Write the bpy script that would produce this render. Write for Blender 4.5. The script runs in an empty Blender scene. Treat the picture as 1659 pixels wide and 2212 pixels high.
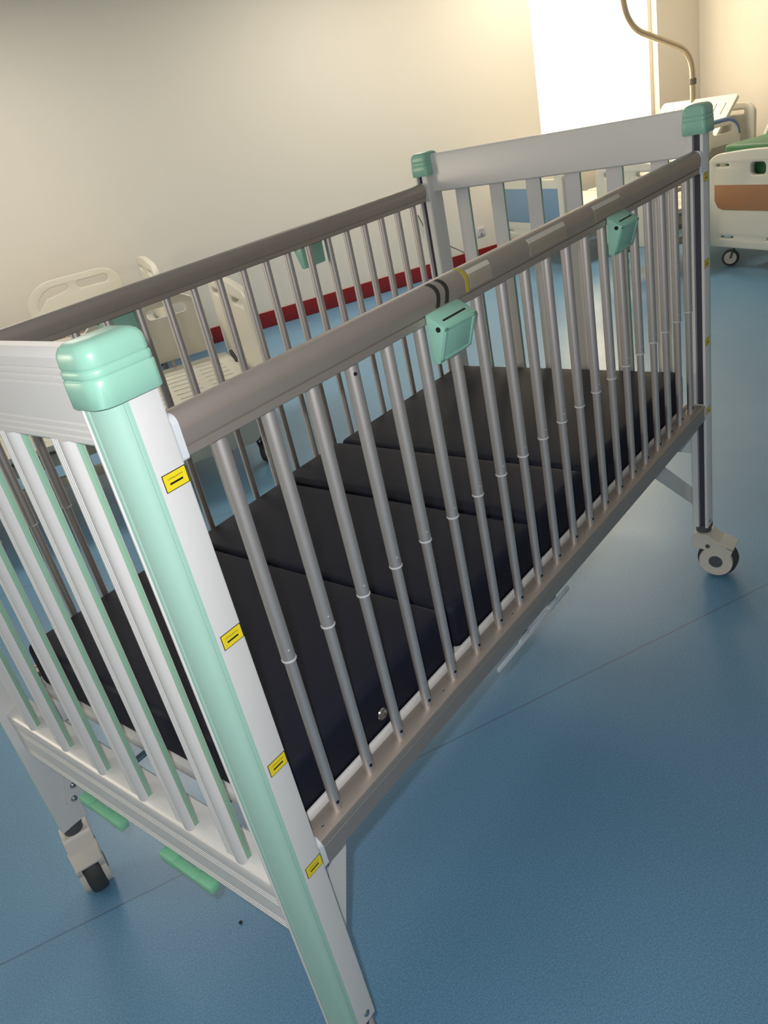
import bpy, bmesh, math, random
from mathutils import Matrix, Vector
random.seed(7)
SC = bpy.context.scene
COL = SC.collection
PI = math.pi

# ------------------------------------------------------------------ helpers
def lin(c):
    r = []
    for v in c:
        v = v / 255.0
        r.append(v / 12.92 if v <= 0.04045 else ((v + 0.055) / 1.055) ** 2.4)
    return (r[0], r[1], r[2], 1.0)

def mat(name, rgb, rough=0.5, metal=0.0, noise=None, bump=None, spec=0.5, coat=0.0):
    m = bpy.data.materials.new(name)
    m.use_nodes = True
    nt = m.node_tree
    b = nt.nodes['Principled BSDF']
    c = lin(rgb)
    b.inputs['Base Color'].default_value = c
    b.inputs['Roughness'].default_value = rough
    b.inputs['Metallic'].default_value = metal
    b.inputs['Specular IOR Level'].default_value = spec
    b.inputs['Coat Weight'].default_value = coat
    tc = nt.nodes.new('ShaderNodeTexCoord')
    if noise:
        sc_, amt = noise
        n = nt.nodes.new('ShaderNodeTexNoise')
        n.inputs['Scale'].default_value = sc_
        n.inputs['Detail'].default_value = 4
        nt.links.new(tc.outputs['Object'], n.inputs['Vector'])
        mx = nt.nodes.new('ShaderNodeMix')
        mx.data_type = 'RGBA'
        mx.inputs['A'].default_value = tuple(v * (1 - amt) for v in c[:3]) + (1,)
        mx.inputs['B'].default_value = tuple(min(1, v * (1 + amt)) for v in c[:3]) + (1,)
        nt.links.new(n.outputs['Fac'], mx.inputs['Factor'])
        nt.links.new(mx.outputs['Result'], b.inputs['Base Color'])
    if bump:
        sc_, st_ = bump
        n2 = nt.nodes.new('ShaderNodeTexNoise')
        n2.inputs['Scale'].default_value = sc_
        n2.inputs['Detail'].default_value = 5
        nt.links.new(tc.outputs['Object'], n2.inputs['Vector'])
        bp = nt.nodes.new('ShaderNodeBump')
        bp.inputs['Strength'].default_value = st_
        bp.inputs['Distance'].default_value = 0.002
        nt.links.new(n2.outputs['Fac'], bp.inputs['Height'])
        nt.links.new(bp.outputs['Normal'], b.inputs['Normal'])
    return m

M = {}
M['white_paint'] = mat('white_powder_coat', (226, 224, 222), 0.28, noise=(3, 0.015), spec=0.4)
M['green'] = mat('mint_green_plastic', (150, 200, 180), 0.3, noise=(6, 0.02))
M['green_soft'] = mat('mint_green_insert', (172, 210, 195), 0.38, noise=(6, 0.02), spec=0.35)
M['edge_green'] = mat('pale_green_edge_plastic', (148, 190, 166), 0.45, noise=(9, 0.08))
M['green_deep'] = mat('green_handle_plastic', (140, 208, 168), 0.4, noise=(8, 0.03))
M['alu'] = mat('anodised_aluminium', (206, 199, 195), 0.47, 0.8, noise=(40, 0.03))
M['alu_rail'] = mat('anodised_rail_aluminium', (186, 174, 165), 0.48, 0.7, noise=(30, 0.04))
M['clear_plastic'] = mat('milky_plastic', (214, 218, 222), 0.3)
M['collar'] = mat('translucent_collar_plastic', (198, 198, 200), 0.3)
M['dark_metal'] = mat('dark_rivet', (52, 52, 54), 0.4, 0.6)
M['channel'] = mat('dark_channel_liner', (74, 74, 84), 0.5)
M['chrome'] = mat('chrome_bolt', (190, 190, 192), 0.18, 1.0)
M['navy'] = mat('navy_vinyl', (28, 30, 44), 0.62, noise=(7, 0.12), bump=(60, 0.25), spec=0.2)
M['black'] = mat('black_ink', (22, 22, 22), 0.5)
M['yellow'] = mat('yellow_sticker', (240, 216, 40), 0.4)
M['rubber'] = mat('grey_rubber', (62, 62, 62), 0.6, noise=(20, 0.1))
M['caster_white'] = mat('caster_white_plastic', (214, 208, 198), 0.35)
M['caster_grey'] = mat('caster_axle_grey', (84, 86, 92), 0.5)
M['abs'] = mat('ivory_moulded_plastic', (214, 211, 199), 0.38, noise=(4, 0.03))
M['abs_white'] = mat('white_moulded_plastic', (226, 224, 214), 0.35)
M['frame_cream'] = mat('cream_painted_steel', (190, 182, 164), 0.45)
M['frame_dark'] = mat('dark_frame_steel', (96, 92, 86), 0.5, 0.2)  # dark grey steel of the caster forks and pole collar
M['blue_panel'] = mat('blue_laminate', (122, 152, 180), 0.45)
M['orange_panel'] = mat('orange_wood_laminate', (168, 120, 86), 0.45, noise=(5, 0.1))
M['green_matt'] = mat('green_vinyl', (62, 120, 82), 0.5, noise=(5, 0.08))
M['blue_rim'] = mat('blue_trim_plastic', (96, 122, 168), 0.4)
M['dark_blue'] = mat('slate_plastic', (58, 70, 84), 0.5)
M['pole'] = mat('brushed_steel_pole', (176, 164, 146), 0.35, 0.7)
M['tape_black'] = mat('black_tape', (44, 44, 42), 0.5)
M['tape_yellow'] = mat('yellow_tape', (172, 156, 60), 0.5)
M['tape_clear'] = mat('pale_label', (204, 196, 182), 0.3)
M['tape_brown'] = mat('brown_tape', (156, 144, 128), 0.35)  # brownish tone for the lower part of the rail labels
M['outlet'] = mat('outlet_plastic', (206, 204, 208), 0.4)
M['cord'] = mat('grey_cord', (120, 120, 122), 0.5)
M['crumb'] = mat('dark_crumb', (50, 38, 32), 0.8)
M['wall'] = mat('cream_wall_paint', (224, 219, 210), 0.65, noise=(1.5, 0.015), bump=(180, 0.08), spec=0.3)
M['ceiling'] = mat('white_ceiling_paint', (236, 234, 228), 0.8)
M['red'] = mat('red_baseboard', (128, 26, 30), 0.35, noise=(3, 0.06))
M['window_frame'] = mat('white_window_frame', (232, 228, 220), 0.4)

def finish(me, angle=35):
    for p in me.polygons:
        p.use_smooth = True
    try:
        me.set_sharp_from_angle(angle=math.radians(angle))
    except Exception:
        pass

def mkobj(name, bm, mats, parent=None, angle=35):
    bmesh.ops.recalc_face_normals(bm, faces=bm.faces)
    me = bpy.data.meshes.new(name)
    bm.to_mesh(me)
    bm.free()
    if not isinstance(mats, (list, tuple)):
        mats = [mats]
    for m in mats:
        me.materials.append(m)
    finish(me, angle)
    o = bpy.data.objects.new(name, me)
    COL.objects.link(o)
    if parent is not None:
        o.parent = parent
    return o

def empty(name, loc=(0, 0, 0), rz=0.0):
    o = bpy.data.objects.new(name, None)
    o.empty_display_size = 0.1
    o.location = loc
    o.rotation_euler = (0, 0, rz)
    COL.objects.link(o)
    return o

def tag(o, label, cat, group=None, kind=None):
    o['label'] = label
    o['category'] = cat
    if group:
        o['group'] = group
    if kind:
        o['kind'] = kind
    return o

def structure(o):
    o['kind'] = 'structure'
    return o

def box(bm, x0, x1, y0, y1, z0, z1, bev=0.0, mi=0, seg=2):
    vs = [bm.verts.new((x, y, z)) for x in (x0, x1) for y in (y0, y1) for z in (z0, z1)]
    idx = [(0, 1, 3, 2), (4, 6, 7, 5), (0, 4, 5, 1), (2, 3, 7, 6), (0, 2, 6, 4), (1, 5, 7, 3)]
    fs = [bm.faces.new([vs[i] for i in f]) for f in idx]
    for f in fs:
        f.material_index = mi
    if bev > 0:
        es = list({e for f in fs for e in f.edges})
        r = bmesh.ops.bevel(bm, geom=es, offset=bev, segments=seg, profile=0.5, affect='EDGES')
        for f in r['faces']:
            f.material_index = mi
    return vs

def hexa(bm, pts, bev=0.0, mi=0, seg=2):
    """pts: 4 bottom then 4 top, in loop order"""
    vs = [bm.verts.new(p) for p in pts]
    fs = [(0, 1, 2, 3), (4, 5, 6, 7), (0, 1, 5, 4), (1, 2, 6, 5), (2, 3, 7, 6), (3, 0, 4, 7)]
    F = [bm.faces.new([vs[i] for i in f]) for f in fs]
    for f in F:
        f.material_index = mi
    if bev > 0:
        es = list({e for f in F for e in f.edges})
        bmesh.ops.recalc_face_normals(bm, faces=F)
        r = bmesh.ops.bevel(bm, geom=es, offset=bev, segments=seg, profile=0.5, affect='EDGES')
        for f in r['faces']:
            f.material_index = mi

def prism(bm, pts, a, b, axis, mi=0):
    """2D polygon pts extruded from a to b along axis; pts are the two other axes in xyz order"""
    def P(p, t):
        if axis == 'x':
            return (t, p[0], p[1])
        if axis == 'y':
            return (p[0], t, p[1])
        return (p[0], p[1], t)
    A = [bm.verts.new(P(p, a)) for p in pts]
    B = [bm.verts.new(P(p, b)) for p in pts]
    n = len(pts)
    fs = [bm.faces.new(A), bm.faces.new(B[::-1])]
    for i in range(n):
        fs.append(bm.faces.new((A[i], B[i], B[(i + 1) % n], A[(i + 1) % n])))
    for f in fs:
        f.material_index = mi
    return fs

def tube(bm, p0, p1, r, seg=20, mi=0, r1=None, cap=True):
    p0, p1 = Vector(p0), Vector(p1)
    d = (p1 - p0).normalized()
    u = d.orthogonal().normalized()
    v = d.cross(u)
    r1 = r if r1 is None else r1
    A, B = [], []
    for i in range(seg):
        a = 2 * PI * i / seg
        w = u * math.cos(a) + v * math.sin(a)
        A.append(bm.verts.new(p0 + w * r))
        B.append(bm.verts.new(p1 + w * r1))
    fs = []
    for i in range(seg):
        j = (i + 1) % seg
        fs.append(bm.faces.new((A[i], A[j], B[j], B[i])))
    if cap:
        fs.append(bm.faces.new(A[::-1]))
        fs.append(bm.faces.new(B))
    for f in fs:
        f.material_index = mi

def lathe(bm, prof, c, axis, seg=32, mi=0):
    """prof: list of (r, h) along axis through c"""
    c, d = Vector(c), Vector(axis).normalized()
    u = d.orthogonal().normalized()
    v = d.cross(u)
    rings = []
    for r, h in prof:
        if r < 1e-6:
            rings.append([bm.verts.new(c + d * h)])
        else:
            rings.append([bm.verts.new(c + d * h + (u * math.cos(2 * PI * i / seg) + v * math.sin(2 * PI * i / seg)) * r) for i in range(seg)])
    for a, b in zip(rings, rings[1:]):
        for i in range(seg):
            j = (i + 1) % seg
            if len(a) == 1 and len(b) == 1:
                continue
            if len(a) == 1:
                f = bm.faces.new((a[0], b[i], b[j]))
            elif len(b) == 1:
                f = bm.faces.new((a[i], a[j], b[0]))
            else:
                f = bm.faces.new((a[i], a[j], b[j], b[i]))
            f.material_index = mi
    return rings

def sweep(bm, pts, r, seg=14, mi=0):
    """round tube along a polyline (already smooth)"""
    pts = [Vector(p) for p in pts]
    n = len(pts)
    prev = None
    rings = []
    for i in range(n):
        d = (pts[min(i + 1, n - 1)] - pts[max(i - 1, 0)]).normalized()
        if prev is None:
            u = d.orthogonal().normalized()
        else:
            u = (prev - d * prev.dot(d)).normalized()
        prev = u
        v = d.cross(u)
        rings.append([bm.verts.new(pts[i] + (u * math.cos(2 * PI * k / seg) + v * math.sin(2 * PI * k / seg)) * r) for k in range(seg)])
    fs = []
    for a, b in zip(rings, rings[1:]):
        for k in range(seg):
            j = (k + 1) % seg
            fs.append(bm.faces.new((a[k], a[j], b[j], b[k])))
    fs.append(bm.faces.new(rings[0][::-1]))
    fs.append(bm.faces.new(rings[-1]))
    for f in fs:
        f.material_index = mi

def fillet(pts, rad, n=8):
    """round the interior corners of a 3D polyline"""
    pts = [Vector(p) for p in pts]
    out = [pts[0]]
    for i in range(1, len(pts) - 1):
        a, b, c = pts[i - 1], pts[i], pts[i + 1]
        u, v = (a - b), (c - b)
        l = min(rad, u.length * 0.45, v.length * 0.45)
        p, q = b + u.normalized() * l, b + v.normalized() * l
        for k in range(n + 1):
            t = k / n
            out.append(p * (1 - t) ** 2 + b * 2 * t * (1 - t) + q * t * t)
    out.append(pts[-1])
    return out

def rrect(x0, x1, y0, y1, radii, n=6):
    """rounded rectangle loop; radii for corners (x0,y0),(x1,y0),(x1,y1),(x0,y1)"""
    cs = [(x0, y0, 1, 1, PI), (x1, y0, -1, 1, 1.5 * PI), (x1, y1, -1, -1, 0), (x0, y1, 1, -1, 0.5 * PI)]
    out = []
    for (x, y, sx, sy, a0), r in zip(cs, radii):
        r = max(r, 1e-4)
        for k in range(n + 1):
            a = a0 + k / n * PI / 2
            out.append((x + sx * r + r * math.cos(a), y + sy * r + r * math.sin(a)))
    return out

def loft(bm, loops, mi=0):
    rings = [[bm.verts.new(p) for p in lp] for lp in loops]
    n = len(rings[0])
    for a, b in zip(rings, rings[1:]):
        for i in range(n):
            j = (i + 1) % n
            f = bm.faces.new((a[i], a[j], b[j], b[i]))
            f.material_index = mi
    for r in (rings[0][::-1], rings[-1]):
        bm.faces.new(r).material_index = mi

def plate(name, outlines, thick, bevel, mats, parent, frame):
    """flat plate with holes: first outline is the border, the others are cut-outs.
    frame: 4x4 matrix from plate coordinates (u, v, w) to the parent's"""
    cu = bpy.data.curves.new(name, 'CURVE')
    cu.dimensions = '2D'
    cu.fill_mode = 'BOTH'
    cu.extrude = max(thick / 2 - bevel, 0.0005)
    cu.bevel_depth = bevel
    cu.bevel_resolution = 2
    for ol in outlines:
        sp = cu.splines.new('POLY')
        sp.points.add(len(ol) - 1)
        for i, p in enumerate(ol):
            sp.points[i].co = (p[0], p[1], 0, 1)
        sp.use_cyclic_u = True
    tmp = bpy.data.objects.new(name + '_tmp', cu)
    me = bpy.data.meshes.new_from_object(tmp)
    bpy.data.objects.remove(tmp)
    bpy.data.curves.remove(cu)
    me.transform(frame)
    me.name = name
    me.materials.clear()
    for m in (mats if isinstance(mats, (list, tuple)) else [mats]):
        me.materials.append(m)
    bm = bmesh.new()
    bm.from_mesh(me)
    bmesh.ops.remove_doubles(bm, verts=bm.verts, dist=1e-5)
    bmesh.ops.recalc_face_normals(bm, faces=bm.faces)
    bm.to_mesh(me)
    bm.free()
    finish(me, 30)
    o = bpy.data.objects.new(name, me)
    COL.objects.link(o)
    if parent is not None:
        o.parent = parent
    return o

def text_mesh(txt, size):
    cu = bpy.data.curves.new('t', 'FONT')
    cu.body = txt
    cu.size = size
    cu.align_x = 'CENTER'
    cu.align_y = 'CENTER'
    tmp = bpy.data.objects.new('t', cu)
    me = bpy.data.meshes.new_from_object(tmp)
    bpy.data.objects.remove(tmp)
    bpy.data.curves.remove(cu)
    return me

# ------------------------------------------------------------------ camera
CAM = Vector((-0.3923, -0.7326, 1.567))
RIGHT = Vector((0.60226237, -0.77342147, -0.19773535))
DOWN = Vector((-0.46975686, -0.14308509, -0.87112293))
FWD = Vector((0.64545219, 0.6175321, -0.4494948))
cam = bpy.data.cameras.new('camera')
cam.sensor_fit = 'VERTICAL'
cam.sensor_height = 36.0
cam.sensor_width = 27.0
cam.lens = 1678.93 * 36.0 / 2212.0
cam.clip_start = 0.02
co = bpy.data.objects.new('camera', cam)
COL.objects.link(co)
mw = Matrix.Identity(4)
for i in range(3):
    mw[i][0], mw[i][1], mw[i][2], mw[i][3] = RIGHT[i], -DOWN[i], -FWD[i], CAM[i]
co.matrix_world = mw
SC.camera = co

# ------------------------------------------------------------------ room (rotated frame: s along the wall, t towards it)
RZ = math.atan2(-0.468, 0.884)
S_CORNER, T_WALL, H = 6.96, 6.45, 2.95
S_BACK, T_FRONT = -4.2, -3.6

def room_obj(name, bm, m):
    o = mkobj(name, bm, m)
    o.rotation_euler = (0, 0, RZ)
    return o

# floor material: speckled blue sheet vinyl with welded seams
def floor_material():
    m = bpy.data.materials.new('blue_sheet_vinyl')
    m.use_nodes = True
    nt = m.node_tree
    b = nt.nodes['Principled BSDF']
    tc = nt.nodes.new('ShaderNodeTexCoord')
    def noise(scale, detail, lo, hi, ca, cb):
        n = nt.nodes.new('ShaderNodeTexNoise')
        n.inputs['Scale'].default_value = scale
        n.inputs['Detail'].default_value = detail
        nt.links.new(tc.outputs['Object'], n.inputs['Vector'])
        r = nt.nodes.new('ShaderNodeValToRGB')
        r.color_ramp.elements[0].position = lo
        r.color_ramp.elements[1].position = hi
        r.color_ramp.elements[0].color = ca
        r.color_ramp.elements[1].color = cb
        nt.links.new(n.outputs['Fac'], r.inputs['Fac'])
        return r
    base = noise(260, 3, 0.36, 0.66, lin((92, 139, 174)), lin((112, 160, 195)))
    speck = noise(520, 1, 0.30, 0.37, (1, 1, 1, 1), (0, 0, 0, 1))
    cloud = noise(1.3, 3, 0.3, 0.7, (0.9, 0.9, 0.9, 1), (1.0, 1.0, 1.0, 1))
    mx = nt.nodes.new('ShaderNodeMix'); mx.data_type = 'RGBA'
    mx.inputs['B'].default_value = lin((58, 98, 146))
    nt.links.new(speck.outputs['Color'], mx.inputs['Factor'])
    nt.links.new(base.outputs['Color'], mx.inputs['A'])
    mul = nt.nodes.new('ShaderNodeMix'); mul.data_type = 'RGBA'; mul.blend_type = 'MULTIPLY'
    mul.inputs['Factor'].default_value = 1.0
    nt.links.new(mx.outputs['Result'], mul.inputs['A'])
    nt.links.new(cloud.outputs['Color'], mul.inputs['B'])
    # seams every 2 m across t
    sep = nt.nodes.new('ShaderNodeSeparateXYZ')
    nt.links.new(tc.outputs['Object'], sep.inputs['Vector'])
    def math_(op, a, bval):
        q = nt.nodes.new('ShaderNodeMath'); q.operation = op
        if isinstance(a, float):
            q.inputs[0].default_value = a
        else:
            nt.links.new(a, q.inputs[0])
        if bval is not None:
            q.inputs[1].default_value = bval
        return q.outputs[0]
    wob = nt.nodes.new('ShaderNodeTexNoise'); wob.inputs['Scale'].default_value = 9
    nt.links.new(tc.outputs['Object'], wob.inputs['Vector'])
    wv = math_('MULTIPLY', wob.outputs['Fac'], 0.006)
    ad = nt.nodes.new('ShaderNodeMath'); ad.operation = 'ADD'
    nt.links.new(sep.outputs['Y'], ad.inputs[0]); nt.links.new(wv, ad.inputs[1])
    t1 = math_('ADD', ad.outputs[0], 20 - 0.712 + 1.0)
    t2 = math_('MODULO', t1, 2.0)
    t3 = math_('SUBTRACT', t2, 1.0)
    t4 = math_('ABSOLUTE', t3, None)
    t5 = math_('LESS_THAN', t4, 0.0028)
    ms = nt.nodes.new('ShaderNodeMix'); ms.data_type = 'RGBA'
    ms.inputs['B'].default_value = lin((72, 84, 96))
    nt.links.new(math_('MULTIPLY', t5, 0.5), ms.inputs['Factor'])
    nt.links.new(mul.outputs['Result'], ms.inputs['A'])
    nt.links.new(ms.outputs['Result'], b.inputs['Base Color'])
    rr = noise(2.2, 4, 0.3, 0.75, (0.30, 0.30, 0.30, 1), (0.42, 0.42, 0.42, 1))
    nt.links.new(rr.outputs['Color'], b.inputs['Roughness'])
    b.inputs['Specular IOR Level'].default_value = 0.6
    b.inputs['Coat Weight'].default_value = 0.2
    b.inputs['Coat Roughness'].default_value = 0.5
    b.inputs['Coat IOR'].default_value = 1.6
    return m
M['floor'] = floor_material()

bm = bmesh.new(); box(bm, S_BACK - .2, S_CORNER + .2, T_FRONT - .2, T_WALL + .2, -0.1, 0.0)
structure(room_obj('floor', bm, M['floor']))
bm = bmesh.new(); box(bm, S_BACK - .2, S_CORNER + .2, T_FRONT - .2, T_WALL + .2, H, H + 0.1)
structure(room_obj('ceiling', bm, M['ceiling']))
# left wall with the window opening
WS0, WS1, WZ0, WZ1 = 4.92, 6.41, 0.92, 2.55
bm = bmesh.new()
box(bm, S_BACK, WS0, T_WALL, T_WALL + .2, 0, H)
box(bm, WS1, S_CORNER + .2, T_WALL, T_WALL + .2, 0, H)
box(bm, WS0, WS1, T_WALL, T_WALL + .2, 0, WZ0)
box(bm, WS0, WS1, T_WALL, T_WALL + .2, WZ1, H)
structure(room_obj('wall_left', bm, M['wall']))
bm = bmesh.new(); box(bm, S_CORNER, S_CORNER + .2, T_FRONT, T_WALL, 0, H)
structure(room_obj('wall_right', bm, M['wall']))
bm = bmesh.new(); box(bm, S_BACK - .2, S_BACK, T_FRONT, T_WALL, 0, H)
structure(room_obj('wall_back', bm, M['wall']))
bm = bmesh.new(); box(bm, S_BACK - .2, S_CORNER + .2, T_FRONT - .2, T_FRONT, 0, H)
structure(room_obj('wall_front', bm, M['wall']))
# red baseboards
bm = bmesh.new(); box(bm, S_BACK, S_CORNER, T_WALL - .014, T_WALL, 0, 0.142, 0.003)
structure(room_obj('baseboard_left', bm, M['red']))
bm = bmesh.new(); box(bm, S_CORNER - .014, S_CORNER, T_FRONT, T_WALL - .014, 0, 0.142, 0.003)
structure(room_obj('baseboard_right', bm, M['red']))
# window: frame, mullion, sill, pane
win = structure(empty('window_1', (0, 0, 0), RZ))
bm = bmesh.new()
f = 0.045
box(bm, WS0, WS0 + f, T_WALL + .08, T_WALL + .13, WZ0, WZ1, 0.004)
box(bm, WS1 - f, WS1, T_WALL + .08, T_WALL + .13, WZ0, WZ1, 0.004)
box(bm, WS0, WS1, T_WALL + .08, T_WALL + .13, WZ0, WZ0 + f, 0.004)
box(bm, WS0, WS1, T_WALL + .08, T_WALL + .13, WZ1 - f, WZ1, 0.004)
mkobj('window_frame', bm, M['window_frame'], win)
bm = bmesh.new(); box(bm, WS0 - .0, WS1 + .0, T_WALL - .03, T_WALL + .08, WZ0 - .025, WZ0, 0.004)
mkobj('window_sill', bm, M['window_frame'], win)
gm = bpy.data.materials.new('window_glass'); gm.use_nodes = True
nt = gm.node_tree; nt.nodes.remove(nt.nodes['Principled BSDF'])
tr = nt.nodes.new('ShaderNodeBsdfTransparent'); gl = nt.nodes.new('ShaderNodeBsdfGlossy')
gl.inputs['Roughness'].default_value = 0.02
mxs = nt.nodes.new('ShaderNodeMixShader'); mxs.inputs['Fac'].default_value = 0.05
nt.links.new(tr.outputs[0], mxs.inputs[1]); nt.links.new(gl.outputs[0], mxs.inputs[2])
nt.links.new(mxs.outputs[0], nt.nodes['Material Output'].inputs['Surface'])
bm = bmesh.new(); box(bm, WS0 + f, WS1 - f, T_WALL + .1, T_WALL + .106, WZ0 + f, WZ1 - f)
mkobj('window_pane', bm, gm, win)

# ------------------------------------------------------------------ the paediatric bed
L, W = 1.9, 0.9203
ZB, ZT = 0.188, 1.372
bed = empty('hospital_crib')
tag(bed, 'white and mint green hospital crib with tall aluminium barred sides, nearest bed', 'hospital crib')

NEAR_DY = 0.055     # extra near-end width, added only to line up with the camera view
def near_y(y):
    return y * 1.05 + 0.010  # near-end slats spread out to suit the added width
def mapper(fx, fy):
    def f(x, y):
        X, Y = ((L - x) if fx else x), ((W - y) if fy else y)
        if fy and not fx:
            X, Y = X - .010, Y + NEAR_DY  # near-left post moved outward to fit the camera view
        return X, Y
    return f

BODY = [(0.0, 0.0456), (0.0060, 0.0450), (0.0285, 0.0055), (0.0305, 0.0), (0.0670, 0.0), (0.0700, 0.0012), (0.0710, 0.0040),
        (0.0710, 0.0080), (0.0540, 0.0080), (0.0540, 0.0280), (0.0710, 0.0280), (0.0710, 0.0450), (0.0680, 0.0480), (0.0, 0.0480)]
INS = [(0.0022, 0.0450), (0.0022, 0.0385), (0.0034, 0.0370)]
for k in range(0, 13):
    a = k / 12 * PI / 2
    INS.append((0.0235 - 0.0215 * math.cos(a), 0.0345 - 0.0335 * math.sin(a)))
INS += [(0.0250, 0.0022), (0.0258, 0.0003), (0.0305, 0.0003), (0.0300, 0.0060), (0.0060, 0.0445)]

def sticker(parent, mp, zc):
    bm = bmesh.new()
    x0, x1, hz = 0.0355, 0.0690, 0.0108
    def quad(xa, xb, za, zb, d, mi):
        ps = [(xa, za), (xb, za), (xb, zb), (xa, zb)]
        fs = []
        vs = []
        for x, z in ps:
            X, Y = mp(x, -d)
            vs.append(bm.verts.new((X, Y, z)))
        wv = []
        for x, z in ps:
            X, Y = mp(x, 0.0)
            wv.append(bm.verts.new((X, Y, z)))
        fs.append(bm.faces.new(vs))
        for i in range(4):
            fs.append(bm.faces.new((vs[i], vs[(i + 1) % 4], wv[(i + 1) % 4], wv[i])))
        for q in fs:
            q.material_index = mi
    quad(x0, x1, zc - hz, zc + hz, 0.0003, 1)
    quad(x0 + .0010, x1 - .0010, zc - hz + .0010, zc + hz - .0010, 0.0005, 0)
    quad(x0 + .0075, x1 - .0075, zc - 0.0035, zc - 0.0012, 0.0007, 1)
    tm = text_mesh('Locking position', 0.0033)
    ctr = (x0 + x1) / 2
    vmap = []
    flip = mp(1, 0)[0] < mp(0, 0)[0]
    flipy = mp(0, 1)[1] < mp(0, 0)[1]
    sgn = -1 if (flip != flipy) else 1
    if flip and flipy:
        sgn = 1
    for v in tm.vertices:
        X, Y = mp(ctr + sgn * v.co.x * 0.98, -0.0008)
        vmap.append(bm.verts.new((X, Y, zc + 0.0040 + v.co.y)))
    for p in tm.polygons:
        try:
            bm.faces.new([vmap[i] for i in p.vertices]).material_index = 1
        except Exception:
            pass
    bpy.data.meshes.remove(tm)
    o = mkobj('sticker', bm, [M['yellow'], M['black']], parent)
    o['label'] = 'yellow sticker with a black bar'
    return o

def corner_post(fx, fy):
    mp = mapper(fx, fy)
    bm = bmesh.new()
    prism(bm, [mp(*p) for p in BODY], ZB, ZT, 'z')
    post = mkobj('corner_post', bm, M['white_paint'], bed, 25)
    bm = bmesh.new()
    prism(bm, [mp(*p) for p in INS], ZB + .004, ZT - .004, 'z')
    ins = mkobj('corner_insert', bm, M['green_soft'], post, 25)
    ins['label'] = 'rounded mint green corner strip'
    # cap
    prof = [(1.3560, 0.0010), (1.3570, 0.0), (1.3850, 0.0), (1.3864, 0.0006), (1.3872, 0.0015), (1.3880, 0.0015), (1.3890, 0.0009),
            (1.3900, 0.0007), (1.3955, 0.0009), (1.3966, 0.0014), (1.3974, 0.0024), (1.3982, 0.0024), (1.3992, 0.0018), (1.4005, 0.0016),
            (1.4110, 0.0020), (1.4160, 0.0032), (1.4205, 0.0060), (1.4236, 0.0100), (1.4252, 0.0150), (1.4258, 0.0210)]
    loops = []
    for z, ins_ in prof:
        lp = rrect(-.0075 + ins_, .0765 - ins_, -.0085 + ins_, .0545 - ins_,
                   (max(.0220 - ins_ * .5, .004), max(.010 - ins_ * .3, .003), max(.010 - ins_ * .3, .003), max(.011 - ins_ * .3, .003)))
        loops.append([mp(*p) + (z,) for p in lp])
    bm = bmesh.new()
    loft(bm, loops)
    cap = mkobj('post_cap', bm, M['green'], post, 50)
    cap['label'] = 'ridged mint green cap'
    for zc in (1.2500, 1.0260, 0.8040, 0.5910):
        sticker(post, mp, zc)
    bm = bmesh.new()
    prism(bm, [mp(*p) for p in ((0.0535, 0.0084), (0.0575, 0.0084), (0.0575, 0.0276), (0.0535, 0.0276))], ZB + .002, 1.3560, 'z')
    ch = mkobj('rail_channel', bm, M['channel'], post)
    ch['label'] = 'dark slide channel'
    # foot bolt
    bm = bmesh.new()
    X, Y = mp(0.0520, 0.0)
    sy = -1 if not fy else 1
    lathe(bm, [(0.0065, 0), (0.0065, 0.0012), (0.0048, 0.0028), (0, 0.0034)], (X, Y, ZB + .020), (0, sy, 0), 16)
    mkobj('bolt', bm, M['chrome'], post)
    return post

posts = {(fx, fy): corner_post(fx, fy) for fx in (0, 1) for fy in (0, 1)}

# --- end panels
def vgroove(z, w=0.0016, d=0.0016):
    return [(z - w, 0), (z - w * .35, d), (z + w * .35, d), (z + w, 0)]

def end_top_profile():
    z0, z1 = 1.3005, 1.4160
    face = [(z0 + .004, 0.0)]
    for z in (1.3120, 1.3205, 1.3290, 1.3760, 1.3845, 1.3930):
        face += vgroove(z, 0.0022, 0.0022)
    face += [(z1 - .010, 0.0)]
    x = 0.0105
    pts = [(x + .004, z0)] + [(x + d, z) for z, d in face]
    pts += [(x + .003, z1 - .004), (x + .008, z1), (x + .024, z1), (x + .029, z1 - .004), (x + .031, z1 - .010), (x + .031, z0 + .004), (x + .027, z0)]
    return pts

def end_low_profile():
    z0, z1 = 0.4450, 0.5660
    face = [(z0 + .003, 0.0)]
    for z in (0.4520, 0.4590, 0.4660, 0.5070, 0.5140, 0.5210):
        face += vgroove(z, 0.0017, 0.0018)
    face += [(0.5330, 0.0), (0.5340, 0.0016), (0.5352, 0.0016), (0.5360, -0.0015), (0.5500, -0.0020), (0.5560, -0.0005), (0.5600, 0.0030), (0.5625, 0.0075)]
    x = 0.0080
    pts = [(x + .003, z0)] + [(x + d, z) for z, d in face]
    pts += [(x + .012, z1 - .002), (x + .050, z1 - .001), (x + .054, z1 - .004), (x + .054, z0 + .003), (x + .051, z0)]
    return pts

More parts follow.
